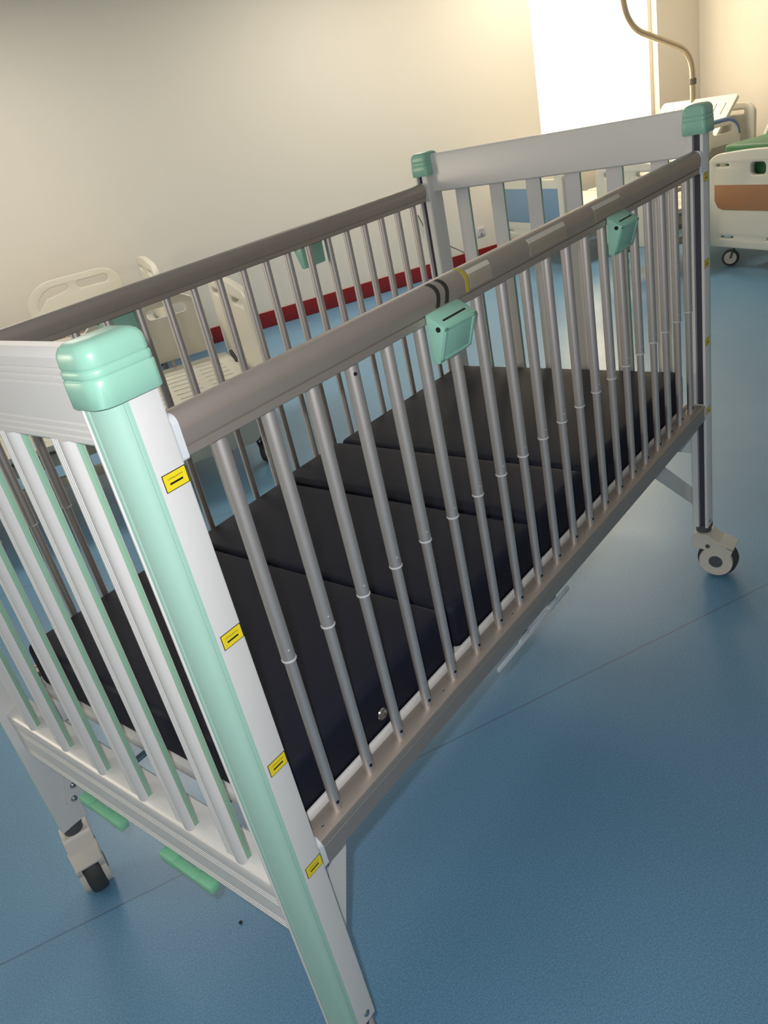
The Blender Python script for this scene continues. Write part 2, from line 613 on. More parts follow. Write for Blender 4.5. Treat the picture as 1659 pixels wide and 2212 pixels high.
def slat_mesh(yc, far):
    xo = 0.0120
    w = 0.0240
    # outer face grooves towards +y, smooth bulge towards -y
    outer = [(0.0020, w), (0.0, w - .002)]
    for y in (0.0175, 0.0125, 0.0075):
        outer += [(0.0, y + .0014), (0.0022, y + .0005), (0.0022, y - .0005), (0.0, y - .0014)]
    outer += [(0.0002, 0.0030), (-0.0030, -0.0020), (-0.0044, -0.0085), (-0.0038, -0.0150), (-0.0012, -0.0200), (0.0040, -w)]
    side = [(0.0058, -w), (0.0064, -w + .0010), (0.0142, -w + .0010), (0.0148, -w), (0.0158, -w + .001), (0.0165, -w + .003),
            (0.0165, w - .003), (0.0158, w - .001), (0.0148, w), (0.0142, w - .0010), (0.0064, w - .0010), (0.0058, w)]
    pts = [(xo + a, yc + b) for a, b in outer + side]
    if far:
        pts = [(L - a, b) for a, b in pts]
    bm = bmesh.new()
    prism(bm, pts, 0.5600, 1.3030, 'z')
    s = mkobj('slat', bm, M['white_paint'], bed, 28)
    for sg in (-1, 1):
        bm = bmesh.new()
        xa, xb = xo + .0062, xo + .0144
        if far:
            xa, xb = L - xb, L - xa
        y0, y1 = sorted((yc + sg * (w - .002), yc + sg * (w + .0004)))
        box(bm, xa, xb, y0, y1, 0.5665, 1.3010, 0.0006)
        e = mkobj('edge_strip', bm, M['edge_green'], s)
        e['label'] = 'pale green edge strip'
    return s

SLY = [W / 2 - .006 + (i - 2.5) * 0.1290 for i in range(6)]
for far in (0, 1):
    for nm, pr in (('top_panel', end_top_profile()), ('end_bottom_rail', end_low_profile())):
        pts = [((L - a) if far else a, b) for a, b in pr]
        bm = bmesh.new()
        prism(bm, pts, 0.0465, W - .0465 + (0 if far else NEAR_DY), 'y')
        mkobj(nm, bm, M['white_paint'], bed, 25)
    for y in SLY:
        slat_mesh(y if far else near_y(y), far)

# --- sliding side gates
def top_rail_profile():
    # (y, z), outer side first (y small)
    pts = [(0.0075, 1.2630), (0.0060, 1.2645), (0.0058, 1.2752), (0.0085, 1.2760), (0.0085, 1.2778), (0.0036, 1.2788)]
    for k in range(0, 15):
        a = PI + k / 14 * PI
        pts.append((0.0225 + 0.0205 * math.cos(a), 1.2960 - 0.0225 * math.sin(a) * (1.0)))
    pts += [(0.0410, 1.2785), (0.0382, 1.2778), (0.0382, 1.2765), (0.0390, 1.2755), (0.0390, 1.2645), (0.0375, 1.2630)]
    return pts

def bottom_rail_profile():
    return [(0.0040, 0.5660), (0.0022, 0.5680), (0.0022, 0.5990), (0.0030, 0.5997), (0.0030, 0.6003), (0.0018, 0.6010), (0.0012, 0.6120), (0.0024, 0.6145), (0.0048, 0.6158),
            (0.0420, 0.6158), (0.0440, 0.6140), (0.0440, 0.5680), (0.0422, 0.5660)]

YC = 0.0225
XS = [0.1405 + i * 0.0852 for i in range(20)]

def gate(fy):
    kids0 = set(bed.children)
    my = (lambda y: W - y) if fy else (lambda y: y)
    sy = 1 if fy else -1
    bm = bmesh.new(); prism(bm, [(my(a), b) for a, b in top_rail_profile()], 0.0790, L - .0790, 'x')
    tr_ = mkobj('top_rail', bm, M['alu_rail'], bed, 30)
    bm = bmesh.new(); prism(bm, [(my(a), b) for a, b in bottom_rail_profile()], 0.0790, L - .0790, 'x')
    br = mkobj('bottom_rail', bm, M['alu_rail'], bed, 30)
    for rail, zc, hh in ((tr_, 1.2900, 0.028), (br, 0.5905, 0.026)):
        for xe in (0.0712, L - .0802):
            bm = bmesh.new()
            lp = rrect(0.001, 0.043, zc - hh, zc + hh, (.004, .004, .012, .012))
            prism(bm, [(my(a), b) for a, b in lp], xe, xe + .009, 'x')
            e = mkobj('rail_end_clip', bm, M['clear_plastic'], rail, 40)
            e['label'] = 'milky plastic end clip'
    # screws on the bottom rail's top
    for i in (0, 4, 7, 11, 15):
        bm = bmesh.new()
        x = 0.1015 + 0.0852 * (i if i == 0 else i) + (0.0 if i == 0 else 0.0)
        lathe(bm, [(0.0028, 0), (0.0026, 0.0008), (0.0012, 0.0014), (0, 0.0016)], (x, my(0.017), 0.6158), (0, 0, 1), 10)
        mkobj('screw', bm, M['chrome'], br)
    first = None
    for i, x in enumerate(XS):
        if first is None:
            bm = bmesh.new()
            tube(bm, (0, my(YC), 0.6140), (0, my(YC), 0.9600), 0.0087, 24)
            # pressed rivet near the foot, on the outer side
            lathe(bm, [(0.0030, 0), (0.0030, 0.0009), (0.0016, 0.0011), (0.0014, 0.0002), (0, 0.0001)], (-.0015, my(YC) + sy * .0085, 0.6340), (-.15 , sy, 0), 12, 1)
            sp = mkobj('spindle', bm, [M['alu'], M['dark_metal']], bed)
            bm = bmesh.new()
            tube(bm, (0, my(YC), 0.9180), (0, my(YC), 1.2720), 0.0105, 24)
            lathe(bm, [(0.0026, 0), (0.0024, 0.0008), (0.0012, 0.0014), (0, 0.0016)], (-.003, my(YC) + sy * .0100, 0.9360), (-.3, sy, 0), 12)
            sl = mkobj('sleeve', bm, M['alu'], sp)
            bm = bmesh.new()
            lathe(bm, [(0.0089, 0), (0.0112, 0.0004), (0.0115, 0.0020), (0.0110, 0.0034), (0.0102, 0.0036)], (0, my(YC), 0.9160), (0, 0, 1), 24)
            cl = mkobj('collar', bm, M['collar'], sp)
            first = (sp, sl, cl)
            sp.location.x = x
        else:
            a = first[0].copy(); COL.objects.link(a); a.parent = bed; a.location.x = x
            for ch in first[1:]:
                b = ch.copy(); COL.objects.link(b); b.parent = a
            if i == 3 and not fy:
                bm = bmesh.new()
                lathe(bm, [(0.0030, 0.0), (0.0030, 0.0008), (0, 0.0009)], (-.004, my(YC) - .0097, 1.2480), (-.4, -1, 0), 12)
                mkobj('rivet_hole', bm, M['dark_metal'], a)
    # latches
    for xl in (0.5645, 1.2360):
        bm = bmesh.new()
        w_, zt, zb = 0.0940, 1.2800, 1.1990
        dT, dB = 0.0320, 0.0120
        P = lambda x, d, z: (x, my(0.0035 - d), z)
        pts = [P(xl, -0.002, zb + .001), P(xl + w_ - .004, -0.002, zb + .001), P(xl + w_ - .004, dB, zb), P(xl, dB, zb),
               P(xl, -0.002, zt), P(xl + w_, -0.002, zt), P(xl + w_, dT, zt - .022), P(xl, dT, zt - .022)]
        hexa(bm, pts, 0.0030, 0, 2)
        # raised frame round the flap face
        def face(u, v, off):
            x = xl + u * w_
            z = (zb + .001) + v * ((zt - .022) - (zb + .001))
            d = dB + v * (dT - dB) + off
            return P(x, d, z)
        br_ = 0.085
        for (u0, u1, v0, v1) in ((0.03, br_ + .03, .03, .97), (1 - br_ - .03, .97, .03, .97), (0.03, .97, .03, .03 + br_), (0.03, .97, .97 - br_, .97)):
            pts = [face(u0, v0, -.002), face(u1, v0, -.002), face(u1, v1, -.002), face(u0, v1, -.002),
                   face(u0, v0, .0018), face(u1, v0, .0018), face(u1, v1, .0018), face(u0, v1, .0018)]
            hexa(bm, pts, 0.0010, 0, 1)
        lt = mkobj('latch', bm, M['green'], bed, 30)
        lt['label'] = 'mint green flip latch'
        # slot and pivot pin
        bm = bmesh.new()
        za = lambda q: zt - 0.022 * q
        a_, b_ = 0.62, 0.70
        pts = []
        for off in (-.002, .0006):
            for (u, q) in ((.16, a_), (.84, a_), (.84, b_), (.16, b_)):
                d = -0.002 + q * (dT + .002)
                pts.append((xl + u * w_, my(0.0035 - d) + 0, za(q) + off))
        hexa(bm, pts)
        mkobj('latch_slot', bm, M['black'], lt)
        bm = bmesh.new()
        tube(bm, (xl - .0012, my(0.0035 - .020), 1.2560), (xl + .004, my(0.0035 - .020), 1.2560), 0.0042, 14)
        mkobj('pivot_pin', bm, M['dark_metal'], lt)
    if fy:
        for o in set(bed.children) - kids0:
            o.location.z += 0.017
    return tr_, br

railR, botR = gate(0)
railL, botL = gate(1)

# --- tape and label remnants on the near top rail
def wrap(name, x0, x1, a0, a1, m, lab, off=0.0006, skew=0.0):
    bm = bmesh.new()
    n = 14
    outer, inner = [], []
    for k in range(n + 1):
        a = math.radians(a0 + (a1 - a0) * k / n)
        dx = skew * math.sin(math.pi * k / n)
        for lst, of in ((outer, off), (inner, -.0006)):
            if a < 0:
                y = 0.0225 - (0.0205 + of)
                z = 1.2960 + 0.0225 * a
            else:
                y = 0.0225 - (0.0205 + of) * math.cos(a)
                z = 1.2960 + (0.0225 + of) * math.sin(a)
            lst.append((x0 + dx, x1 + dx, y, z))
    loop = outer + inner[::-1]
    A = [bm.verts.new((q[0], q[2], q[3])) for q in loop]
    B = [bm.verts.new((q[1], q[2], q[3])) for q in loop]
    m_ = len(loop)
    for i in range(m_):
        bm.faces.new((A[i], A[(i + 1) % m_], B[(i + 1) % m_], B[i]))
    for i in range(n):
        for R_ in (A, B):
            bm.faces.new((R_[i], R_[i + 1], R_[m_ - 2 - i], R_[m_ - 1 - i]))
    o = mkobj(name, bm, m, railR)
    o['label'] = lab
    return o
wrap('tape_band', 0.5930, 0.6030, -38, 74, M['tape_black'], 'black tape mark', skew=.006)
wrap('tape_band', 0.6180, 0.6280, -38, 74, M['tape_black'], 'black tape mark', skew=.006)
wrap('tape_band', 0.6830, 0.6920, -40, 100, M['tape_yellow'], 'yellow tape band')
wrap('tape_label', 0.6970, 0.7650, -35, 26, M['tape_brown'], 'brownish tape label')
wrap('tape_label', 0.6970, 0.7650, 26, 48, M['tape_clear'], 'pale strip of tape')
wrap('tape_label', 0.9020, 1.0480, -35, 24, M['tape_brown'], 'brownish tape label')
wrap('tape_label', 0.9020, 1.0480, 24, 48, M['tape_clear'], 'pale strip of tape')
wrap('tape_label', 1.1780, 1.3100, -35, 24, M['tape_brown'], 'brownish tape label')
wrap('tape_label', 1.1780, 1.3100, 24, 48, M['tape_clear'], 'pale strip of tape')

# --- platform and under frame
bm = bmesh.new()
box(bm, 0.0800, 1.8200, 0.0485, W - .0485, 0.5820, 0.6080, 0.003)
box(bm, 0.0800, 1.8200, 0.0485, 0.0560, 0.5820, 0.6240, 0.002)
box(bm, 0.0800, 1.8200, W - .0560, W - .0485, 0.5820, 0.6240, 0.002)
mkobj('mattress_platform', bm, M['white_paint'], bed)
bm = bmesh.new()
for y in (0.058, W - .098):
    box(bm, 0.062, L - .062, y, y + .040, 0.520, 0.582, 0.004)
for x in (0.35, 0.92, 1.5):
    box(bm, x, x + .05, 0.098, W - .098, 0.530, 0.582, 0.004)
mkobj('base_frame', bm, M['white_paint'], bed)
# braces from post feet to the frame
def brace(p, q, wd, y0, y1, name='brace'):
    p, q = Vector(p), Vector(q)
    d = (q - p).normalized()
    n = Vector((-d.y, d.x)) * (wd / 2)
    pts = []
    for k in range(7):
        a = PI / 2 + k / 6 * PI
        pts.append(p + (d * math.cos(a) + Vector((-d.y, d.x)) * math.sin(a)) * (wd / 2))
    pts += [q - n, q + n]
    bm = bmesh.new()
    prism(bm, [(v.x, v.y) for v in pts], y0, y1, 'y')
    b = mkobj(name, bm, M['white_paint'], bed, 40)
    sg = 1 if y0 < W / 2 else -1
    for t in (0.0, 0.036):
        c = p + d * t
        bm = bmesh.new()
        yy = y1 if sg > 0 else y0
        lathe(bm, [(0.0085, 0), (0.0085, 0.0015), (0.0068, 0.0042), (0.0035, 0.006), (0, 0.0064)], (c.x, yy, c.y), (0, sg, 0), 18)
        mkobj('bolt', bm, M['chrome'], b)
    return b
for fy in (0, 1):
    ya, yb = (0.0485, 0.0525) if not fy else (W - .0525, W - .0485)
    dn = NEAR_DY if fy else 0
    brace((0.0480, 0.2560), (0.1420, 0.5300), 0.042, ya + dn, yb + dn)
    brace((L - .040, 0.2780), (1.5300, 0.5460), 0.046, ya, yb)

# accessory hook rail under the near side
bm = bmesh.new()
box(bm, 0.655, 0.985, 0.0440, 0.0500, 0.4840, 0.4950, 0.0012)
for x in (0.745, 0.880):
    hexa(bm, [(x, .0445, .490), (x + .050, .0445, .490), (x + .050, .0495, .490), (x, .0495, .490),
              (x + .012, .0445, .512), (x + .038, .0445, .512), (x + .038, .0495, .512), (x + .012, .0495, .512)], 0.001)
    box(bm, x + .012, x + .038, 0.0445, 0.0495, 0.508, 0.526, 0.001)
    box(bm, x + .012, x + .038, 0.0445, 0.0600, 0.520, 0.526, 0.001)
o = mkobj('accessory_rail', bm, M['clear_plastic'], bed)
o['label'] = 'thin white hanging rail with two tabs'

# folded green crank handles under the near end
def crank(y0, y1):
    bm = bmesh.new()
    x = 0.0080
    z = 0.4080
    sweep(bm, [(0.30, y0 - .018, z + .004), (0.02, y0 - .018, z + .004)], 0.008, 14)
    sh = mkobj('crank_shaft', bm, M['chrome'], bed)
    bm = bmesh.new()
    box(bm, x - .009, x + .014, y0 - .040, y0 + .004, z - .010, z + .013, 0.004, 0, 2)
    hexa(bm, [(x - .008, y1 + .026, z - .008), (x + .009, y1 + .026, z - .008), (x + .011, y0 - .036, z - .009), (x - .008, y0 - .036, z - .009),
              (x - .008, y1 + .026, z + .006), (x + .009, y1 + .026, z + .006), (x + .011, y0 - .036, z + .010), (x - .008, y0 - .036, z + .010)], 0.0025)
    box(bm, x - .009, x + .012, y1 - .014, y1 + .032, z - .010, z + .010, 0.004, 0, 2)
    box(bm, x + .018, x + .034, y1 - .026, y1 + .060, z - .008, z + .006, 0.003, 0, 2)
    box(bm, x + .004, x + .030, y1 + .040, y1 + .056, z - .006, z + .005, 0.002, 0, 2)
    o = mkobj('crank_handle', bm, M['green_deep'], sh, 40)
    o['label'] = 'green folding crank handle'
crank(0.708, 0.570)
crank(0.420, 0.282)

# --- casters
def caster(cx, cy, dirx, diry, parent):
    d = Vector((dirx, diry, 0)).normalized()
    ax = Vector((-d.y, d.x, 0))
    up = Vector((0, 0, 1))
    base = Vector((cx, cy, 0))
    off, R = 0.044, 0.0625
    G = lambda u, a, z: base + d * u + ax * a + up * z
    bm = bmesh.new()
    tube(bm, G(0, 0, 0.158), G(0, 0, 0.1775), 0.0235, 28)
    tube(bm, G(0, 0, 0.1775), G(0, 0, 0.1885), 0.0270, 28)
    st = mkobj('caster', bm, M['caster_grey'], parent)
    # wheel
    bm = bmesh.new()
    wc = G(off, 0, R)
    lathe(bm, [(0, -.0195), (0.050, -.0195), (0.0590, -.0185), (0.0620, -.0130), (R, -.005), (R, .005), (0.0620, .0130), (0.0590, .0185), (0.050, .0195), (0, .0195)], wc, ax, 48)
    mkobj('caster_wheel', bm, M['rubber'], st, 30)
    # hood: two cheeks and a crown
    cheek = []
    for k in range(0, 33):
        a = math.radians(-232 + k * (262 / 32))
        cheek.append((off + 0.0515 * math.cos(a), R + 0.0515 * math.sin(a)))
    cheek += [(off + .052, 0.108), (0.030, 0.140), (-0.020, 0.158), (-0.031, 0.146), (-0.031, 0.110)]
    bm = bmesh.new()
    for a0, a1 in ((-.0335, -.0205), (.0205, .0335)):
        A = [bm.verts.new(G(u, a0, z)) for u, z in cheek]
        B = [bm.verts.new(G(u, a1, z)) for u, z in cheek]
        n = len(cheek)
        bm.faces.new(A); bm.faces.new(B[::-1])
        for i in range(n):
            bm.faces.new((A[i], B[i], B[(i + 1) % n], A[(i + 1) % n]))
    crown = [(-.031, .110), (-.031, .146), (-.024, .160), (0.024, .160), (0.032, .150), (.075, .124), (.078, .116), (.064, .112), (.030, .128), (0, .128)]
    A = [bm.verts.new(G(u, -.0332, z)) for u, z in crown]
    B = [bm.verts.new(G(u, .0332, z)) for u, z in crown]
    n = len(crown)
    bm.faces.new(A); bm.faces.new(B[::-1])
    for i in range(n):
        bm.faces.new((A[i], B[i], B[(i + 1) % n], A[(i + 1) % n]))
    mkobj('caster_hood', bm, M['caster_white'], st, 30)
    bm = bmesh.new()
    pts = [G(.046, -.036, .131), G(.046, .036, .131), G(.098, .032, .112), G(.098, -.032, .112),
           G(.046, -.036, .139), G(.046, .036, .139), G(.100, .032, .119), G(.100, -.032, .119)]
    hexa(bm, pts, 0.002)
    mkobj('brake_pedal', bm, M['caster_white'], st)
    for sg in (-1, 1):
        bm = bmesh.new()
        tube(bm, G(off, sg * .0330, R), G(off, sg * .0346, R), 0.0215, 28)
        mkobj('axle_cover', bm, M['caster_grey'], st)
        bm = bmesh.new()
        tube(bm, G(0.020, sg * .0330, 0.118), G(0.020, sg * .0346, 0.118), 0.0075, 16)
        mkobj('brake_rivet', bm, M['caster_grey'], st)
    return st
caster(L - .0355, 0.0240, 0.06, -1.0, bed)
caster(0.0215, W - .0240 + NEAR_DY, -0.32, -0.95, bed)
caster(0.0355, 0.0240, -0.60, 0.50, bed)
caster(L - .0355, W - .0240, 0.7, 0.4, bed)

# ------------------------------------------------------------------ mattress
mt = empty('mattress', (0.95, W / 2, 0.609))
tag(mt, 'dark navy four-section mattress lying inside the crib', 'mattress')
def section(x0, x1, zt, sag):
    bm = bmesh.new()
    nx, ny = 14, 18
    y0, y1, z0 = 0.0590, W - .0590, 0.6092
    box(bm, x0, x1, y0, y1, z0, zt, 0.017, 0, 4)
    es = [e for e in bm.edges if e.calc_length() > 0.12]
    bmesh.ops.subdivide_edges(bm, edges=es, cuts=9, use_grid_fill=True)
    for v in bm.verts:
        if v.co.z > z0 + .05:
            fx = (v.co.x - x0) / (x1 - x0)
            fy = (v.co.y - y0) / (y1 - y0)
            v.co.z += 0.004 * math.sin(PI * fx) * math.sin(PI * fy) - sag * (1 - fx)
        v.co.x -= 0.95; v.co.y -= W / 2; v.co.z -= 0.609
    return mkobj('mattress_section', bm, M['navy'], mt, 60)
s1 = section(0.0860, 0.5440, 0.7190, 0.0)
section(0.5560, 0.8930, 0.7165, 0.006)
section(0.9040, 1.1440, 0.7250, 0.0)
section(1.1520, 1.8180, 0.7230, 0.0)
bm = bmesh.new()
lathe(bm, [(0, 0.0008), (0.006, 0.001), (0.0075, 0.0022), (0.0105, 0.0022), (0.0120, 0.0)], (0.318 - .95, 0.0592 - W / 2, 0.648 - .609), (0, -1, 0), 24)
g = mkobj('vent_grommet', bm, M['chrome'], s1)
g['label'] = 'chrome vent eyelet'

# ------------------------------------------------------------------ ward beds in the background
def rot_frame(ox, oy, oz, ux, uy):
    """plate coords (u right, v up) -> local x/y plane direction (ux,uy) and z; w is thickness"""
    m = Matrix.Identity(4)
    m[0][0], m[1][0], m[2][0] = ux, uy, 0
    m[0][1], m[1][1], m[2][1] = 0, 0, 1
    m[0][2], m[1][2], m[2][2] = uy, -ux, 0
    m[0][3], m[1][3], m[2][3] = ox, oy, oz
    return m

def slot(u0, u1, v0, v1, r):
    r = min(r, (u1 - u0) / 2 - 1e-3, (v1 - v0) / 2 - 1e-3)
    return rrect(u0, u1, v0, v1, (r, r, r, r), 5)

def board_outline(w, h, n=12):
    """end board: straight sides leaning in, crowned top with big shoulders"""
    pts = [(0.03, 0), (w - .03, 0), (w - .01, 0.03), (w, 0.10)]
    sh = 0.13
    for k in range(n + 1):
        a = k / n * PI / 2
        pts.append((w - sh + sh * math.cos(a) - 0.004 * k / n, h - sh * 0.75 + sh * 0.62 * math.sin(a)))
    for k in range(1, 8):
        t = k / 8
        u = (w - sh) * (1 - t) + sh * t
        pts.append((u, h - sh * 0.13 + 0.02 * math.sin(PI * t)))
    for k in range(n + 1):
        a = PI / 2 + k / n * PI / 2
        pts.append((sh + sh * math.cos(a) + 0.004 * (1 - k / n), h - sh * 0.75 + sh * 0.62 * math.sin(a)))
    pts += [(0, 0.10), (0.01, 0.03)]
    return pts

def bed_caster(x, y, parent, ang):
    d = Vector((math.cos(ang), math.sin(ang), 0))
    ax = Vector((-d.y, d.x, 0))
    c = Vector((x, y, 0.0625))
    bm = bmesh.new()
    lathe(bm, [(0, -.018), (0.044, -.018), (0.046, -.013), (0.055, -.0125), (0.0605, -.010), (0.0625, -.003), (0.0625, .003), (0.0605, .010), (0.055, .0125), (0.046, .013), (0.044, .018), (0, .018)], c, ax, 28)
    for f_ in bm.faces:
        cc = f_.calc_center_median() - c
        rr = (cc - ax * cc.dot(ax)).length
        f_.material_index = 1 if rr < 0.0455 else 0
    w_ = mkobj('caster', bm, [M['rubber'], M['caster_white']], parent, 30)
    bm = bmesh.new()
    q = Vector((x, y, 0)) - d * 0.03
    for sg in (-1, 1):
        p0 = c + ax * sg * .022
        p1 = Vector((q.x, q.y, 0.150)) + ax * sg * .022
        sweep(bm, [p0, p0 * .5 + p1 * .5, p1], 0.007, 8)
    box(bm, q.x - .03, q.x + .03, q.y - .03, q.y + .03, 0.142, 0.160, 0.004)
    tube(bm, (q.x, q.y, 0.155), (q.x, q.y, 0.215), 0.018, 14)
    mkobj('caster_fork', bm, M['frame_dark'], w_)

def slotted_deck(name, parent, l, w, frame, m=None):
    ols = [slot(0, l, 0, w, 0.03)]
    nu = max(2, round(l / 0.21))
    for i in range(nu):
        u0 = 0.05 + (l - .10) * i / nu + .022
        u1 = 0.05 + (l - .10) * (i + 1) / nu - .022
        for j in range(8):
            v = 0.09 + (w - .18) * j / 7
            ols.append(slot(u0, u1, v - .009, v + .009, 0.008))
    return plate(name, ols, 0.03, 0.003, m or M['abs'], parent, frame)

def flat_frame(ox, oy, oz, ang):
    """plate u along local +x tilted up by ang, v along local +y"""
    m = Matrix.Identity(4)
    c, s = math.cos(ang), math.sin(ang)
    m[0][0], m[1][0], m[2][0] = c, 0, s
    m[0][1], m[1][1], m[2][1] = 0, 1, 0
    m[0][2], m[1][2], m[2][2] = -s, 0, c
    m[0][3], m[1][3], m[2][3] = ox, oy, oz
    return m

def siderail_outline(l, h):
    pts = []
    for k in range(13):
        a = PI + k / 12 * PI / 2      # lower left corner, small
        pts.append((0.05 + 0.05 * math.cos(a), 0.05 + 0.05 * math.sin(a)))
    for k in range(13):
        a = 1.5 * PI + k / 12 * PI / 2
        pts.append((l - .06 + 0.06 * math.cos(a), 0.06 + 0.06 * math.sin(a)))
    for k in range(17):
        a = k / 16 * PI / 2
        pts.append((l - .16 + 0.16 * math.cos(a), h - .14 + 0.14 * math.sin(a)))
    for k in range(17):
        a = PI / 2 + k / 16 * PI / 2
        pts.append((0.24 + 0.24 * math.cos(a), h - .20 + 0.20 * math.sin(a)))
    return pts

def siderail(parent, x0, y, z0, l, h, m, rim=None, tilt=0.0):
    ols = [siderail_outline(l, h)]
    inner = []
    # two hand slots that follow the top edge
    s1_ = []
    for k in range(9):
        a = PI / 2 + k / 8 * PI / 2
        s1_.append((0.26 + 0.20 * math.cos(a), h - .205 + 0.165 * math.sin(a)))
    s1_ += [(0.075, h - .215), (0.16, h - .135), (l * .46 - .02, h - .105), (l * .46 + .01, h - .075), (l * .46 - .01, h - .042)]
    ols.append(s1_)
    ols.append(slot(l * .54, l - .085, h - .115, h - .040, 0.034))
    if rim:
        ols.append(slot(0.10, l - .10, 0.05, h - .20, 0.05))
    fr = rot_frame(x0, y, z0, 1, 0)
    if tilt:
        fr = fr @ Matrix.Rotation(tilt, 4, 'Z')
    o = plate('side_rail', ols, 0.034, 0.008, m, parent, fr)
    if rim:
        bm = bmesh.new()
        ol = siderail_outline(l, h)[26:]
        sweep(bm, [fr @ Vector((u, v, 0)) for u, v in ol], 0.022, 10)
        mkobj('rail_rim', bm, rim, o)
    for u in (l * .30, l * .68):
        bm = bmesh.new()
        p = [fr @ Vector((u - .03, -.10, 0)), fr @ Vector((u - .03, .05, 0)), fr @ Vector((u + .03, .05, 0)), fr @ Vector((u + .03, -.10, 0))]
        sweep(bm, fillet(p, .02, 5), 0.011, 10)
        mkobj('rail_hinge', bm, M['frame_cream'], o)
    return o

def ward_bed(s0, t0, length, width, label, foot='plain', insert=None, head=True, deck_z=0.44, back=0.35, rails=(), low_rail=False,
             board_z=0.25, board_top=0.86, foot_at_end=False, knee=0.0, deck_mat=None, foot_on=True, bumper=False, head_mat=None, group=None, back_x=None, panel_v=None, notch=False):
    c, s = math.cos(RZ), math.sin(RZ)
    b = empty('ward_bed', (c * s0 - s * t0, s * s0 + c * t0, 0), RZ)
    tag(b, label, 'hospital bed', group)
    w = width
    # boards: x = 0 side faces the camera for the row by the far wall; the other row shows its right end board
    bx = length if foot_at_end else 0.0
    hx = 0.0 if foot_at_end else length
    def board(name, x, m, ins, ztop):
        h = ztop - board_z
        ols = [board_outline(w, h)]
        ols.append(slot(0.09, w * .5 - .10, h - .115, h - .055, 0.028))
        if notch and ins:
            ols.append(slot(w * .5 - .04, w * .5 + .11, h - .165, h - .060, 0.04))
            ols.append(slot(w - .20, w - .06, h - .105, h - .065, 0.018))
        else:
            ols.append(slot(w * .5 + .10, w - .09, h - .115, h - .055, 0.028))
        if ins:
            ols.append(slot(0.10, 0.24, 0.045, 0.085, 0.015))
            ols.append(slot(0.30, 0.44, 0.045, 0.085, 0.015))
            ols.append(slot(w - .24, w - .10, 0.045, 0.085, 0.015))
        o = plate(name, ols, 0.045, 0.012, m, b, rot_frame(x, 0, board_z, 0, 1))
        if ins:
            vt, vb = panel_v if panel_v else (h - .175, 0.15)
            il = [(0.06, vt), (w - .06, vt), (w - .06, vb + .06), (w - .09, vb + .015), (w - .14, vb), (0.14, vb), (0.09, vb + .015), (0.06, vb + .06)]
            p = plate('board_panel', [il], 0.050, 0.001, ins, o, rot_frame(x, 0, board_z, 0, 1))
        if bumper:
            bm = bmesh.new()
            for yy in (0.03, w - .03):
                tube(bm, (x - .035, yy, board_z + .015), (x + .035, yy, board_z + .015), 0.035, 18)
            mkobj('corner_bumper', bm, M['dark_blue'], o)
        return o
    if foot_on:
        board('foot_board', bx, M['abs'], insert, board_top)
    if head:
        board('head_board', hx, head_mat or M['abs'], None, board_top + .12)
    # frame
    bm = bmesh.new()
    for y in (0.10, w - .15):
        box(bm, 0.03, length - .03, y, y + .05, deck_z - .11, deck_z - .045, 0.006)
    for x in (0.05, length * .5, length - .10):
        box(bm, x, x + .05, 0.10, w - .10, deck_z - .10, deck_z - .05, 0.005)
    mkobj('frame', bm, M['frame_cream'], b)
    bm = bmesh.new()
    for y in (0.12, w - .16):
        box(bm, 0.12, length - .12, y, y + .04, 0.205, 0.255, 0.005)
    for x in (0.14, length - .19):
        box(bm, x, x + .05, 0.05, w - .05, 0.205, 0.255, 0.005)
    for x in (0.35, length - .55):
        for y in (0.13, w - .155):
            sweep(bm, [(x, y + .012, 0.25), (x + .22, y + .012, deck_z - .08)], 0.016, 8)
    mkobj('undercarriage', bm, M['frame_cream'], b)
    # decks
    lf = length * .42
    lb = length * .36
    if not foot_at_end:
        slotted_deck('leg_deck', b, lf, w - .10, flat_frame(0.05, 0.05, deck_z, knee), deck_mat)
        slotted_deck('seat_deck', b, length - lf - lb - .16, w - .10, flat_frame(0.08 + lf, 0.05, deck_z, 0), deck_mat)
        slotted_deck('back_deck', b, lb, w - .10, flat_frame(back_x if back_x else length - lb - .07, 0.05, deck_z + (.03 if back_x else 0), back), deck_mat)
    else:
        slotted_deck('leg_deck', b, lf, w - .10, flat_frame(length - lf - .05, 0.05, deck_z, knee), deck_mat)
        slotted_deck('seat_deck', b, length - lf - lb - .16, w - .10, flat_frame(0.07 + lb, 0.05, deck_z, 0), deck_mat)
        slotted_deck('back_deck', b, lb, w - .10, flat_frame(0.05, 0.05, deck_z, 0), deck_mat)
    for (x0, y, z0, l, h, m, rim, tilt) in rails:
        siderail(b, x0, y, z0, l, h, m, rim, tilt)
    for i, (x, y) in enumerate(((0.13, 0.06), (0.13, w - .06), (length - .13, 0.06), (length - .13, w - .06))):
        bed_caster(x, y, b, (0.4, 2.2, 1.0, -0.5)[i])
    return b

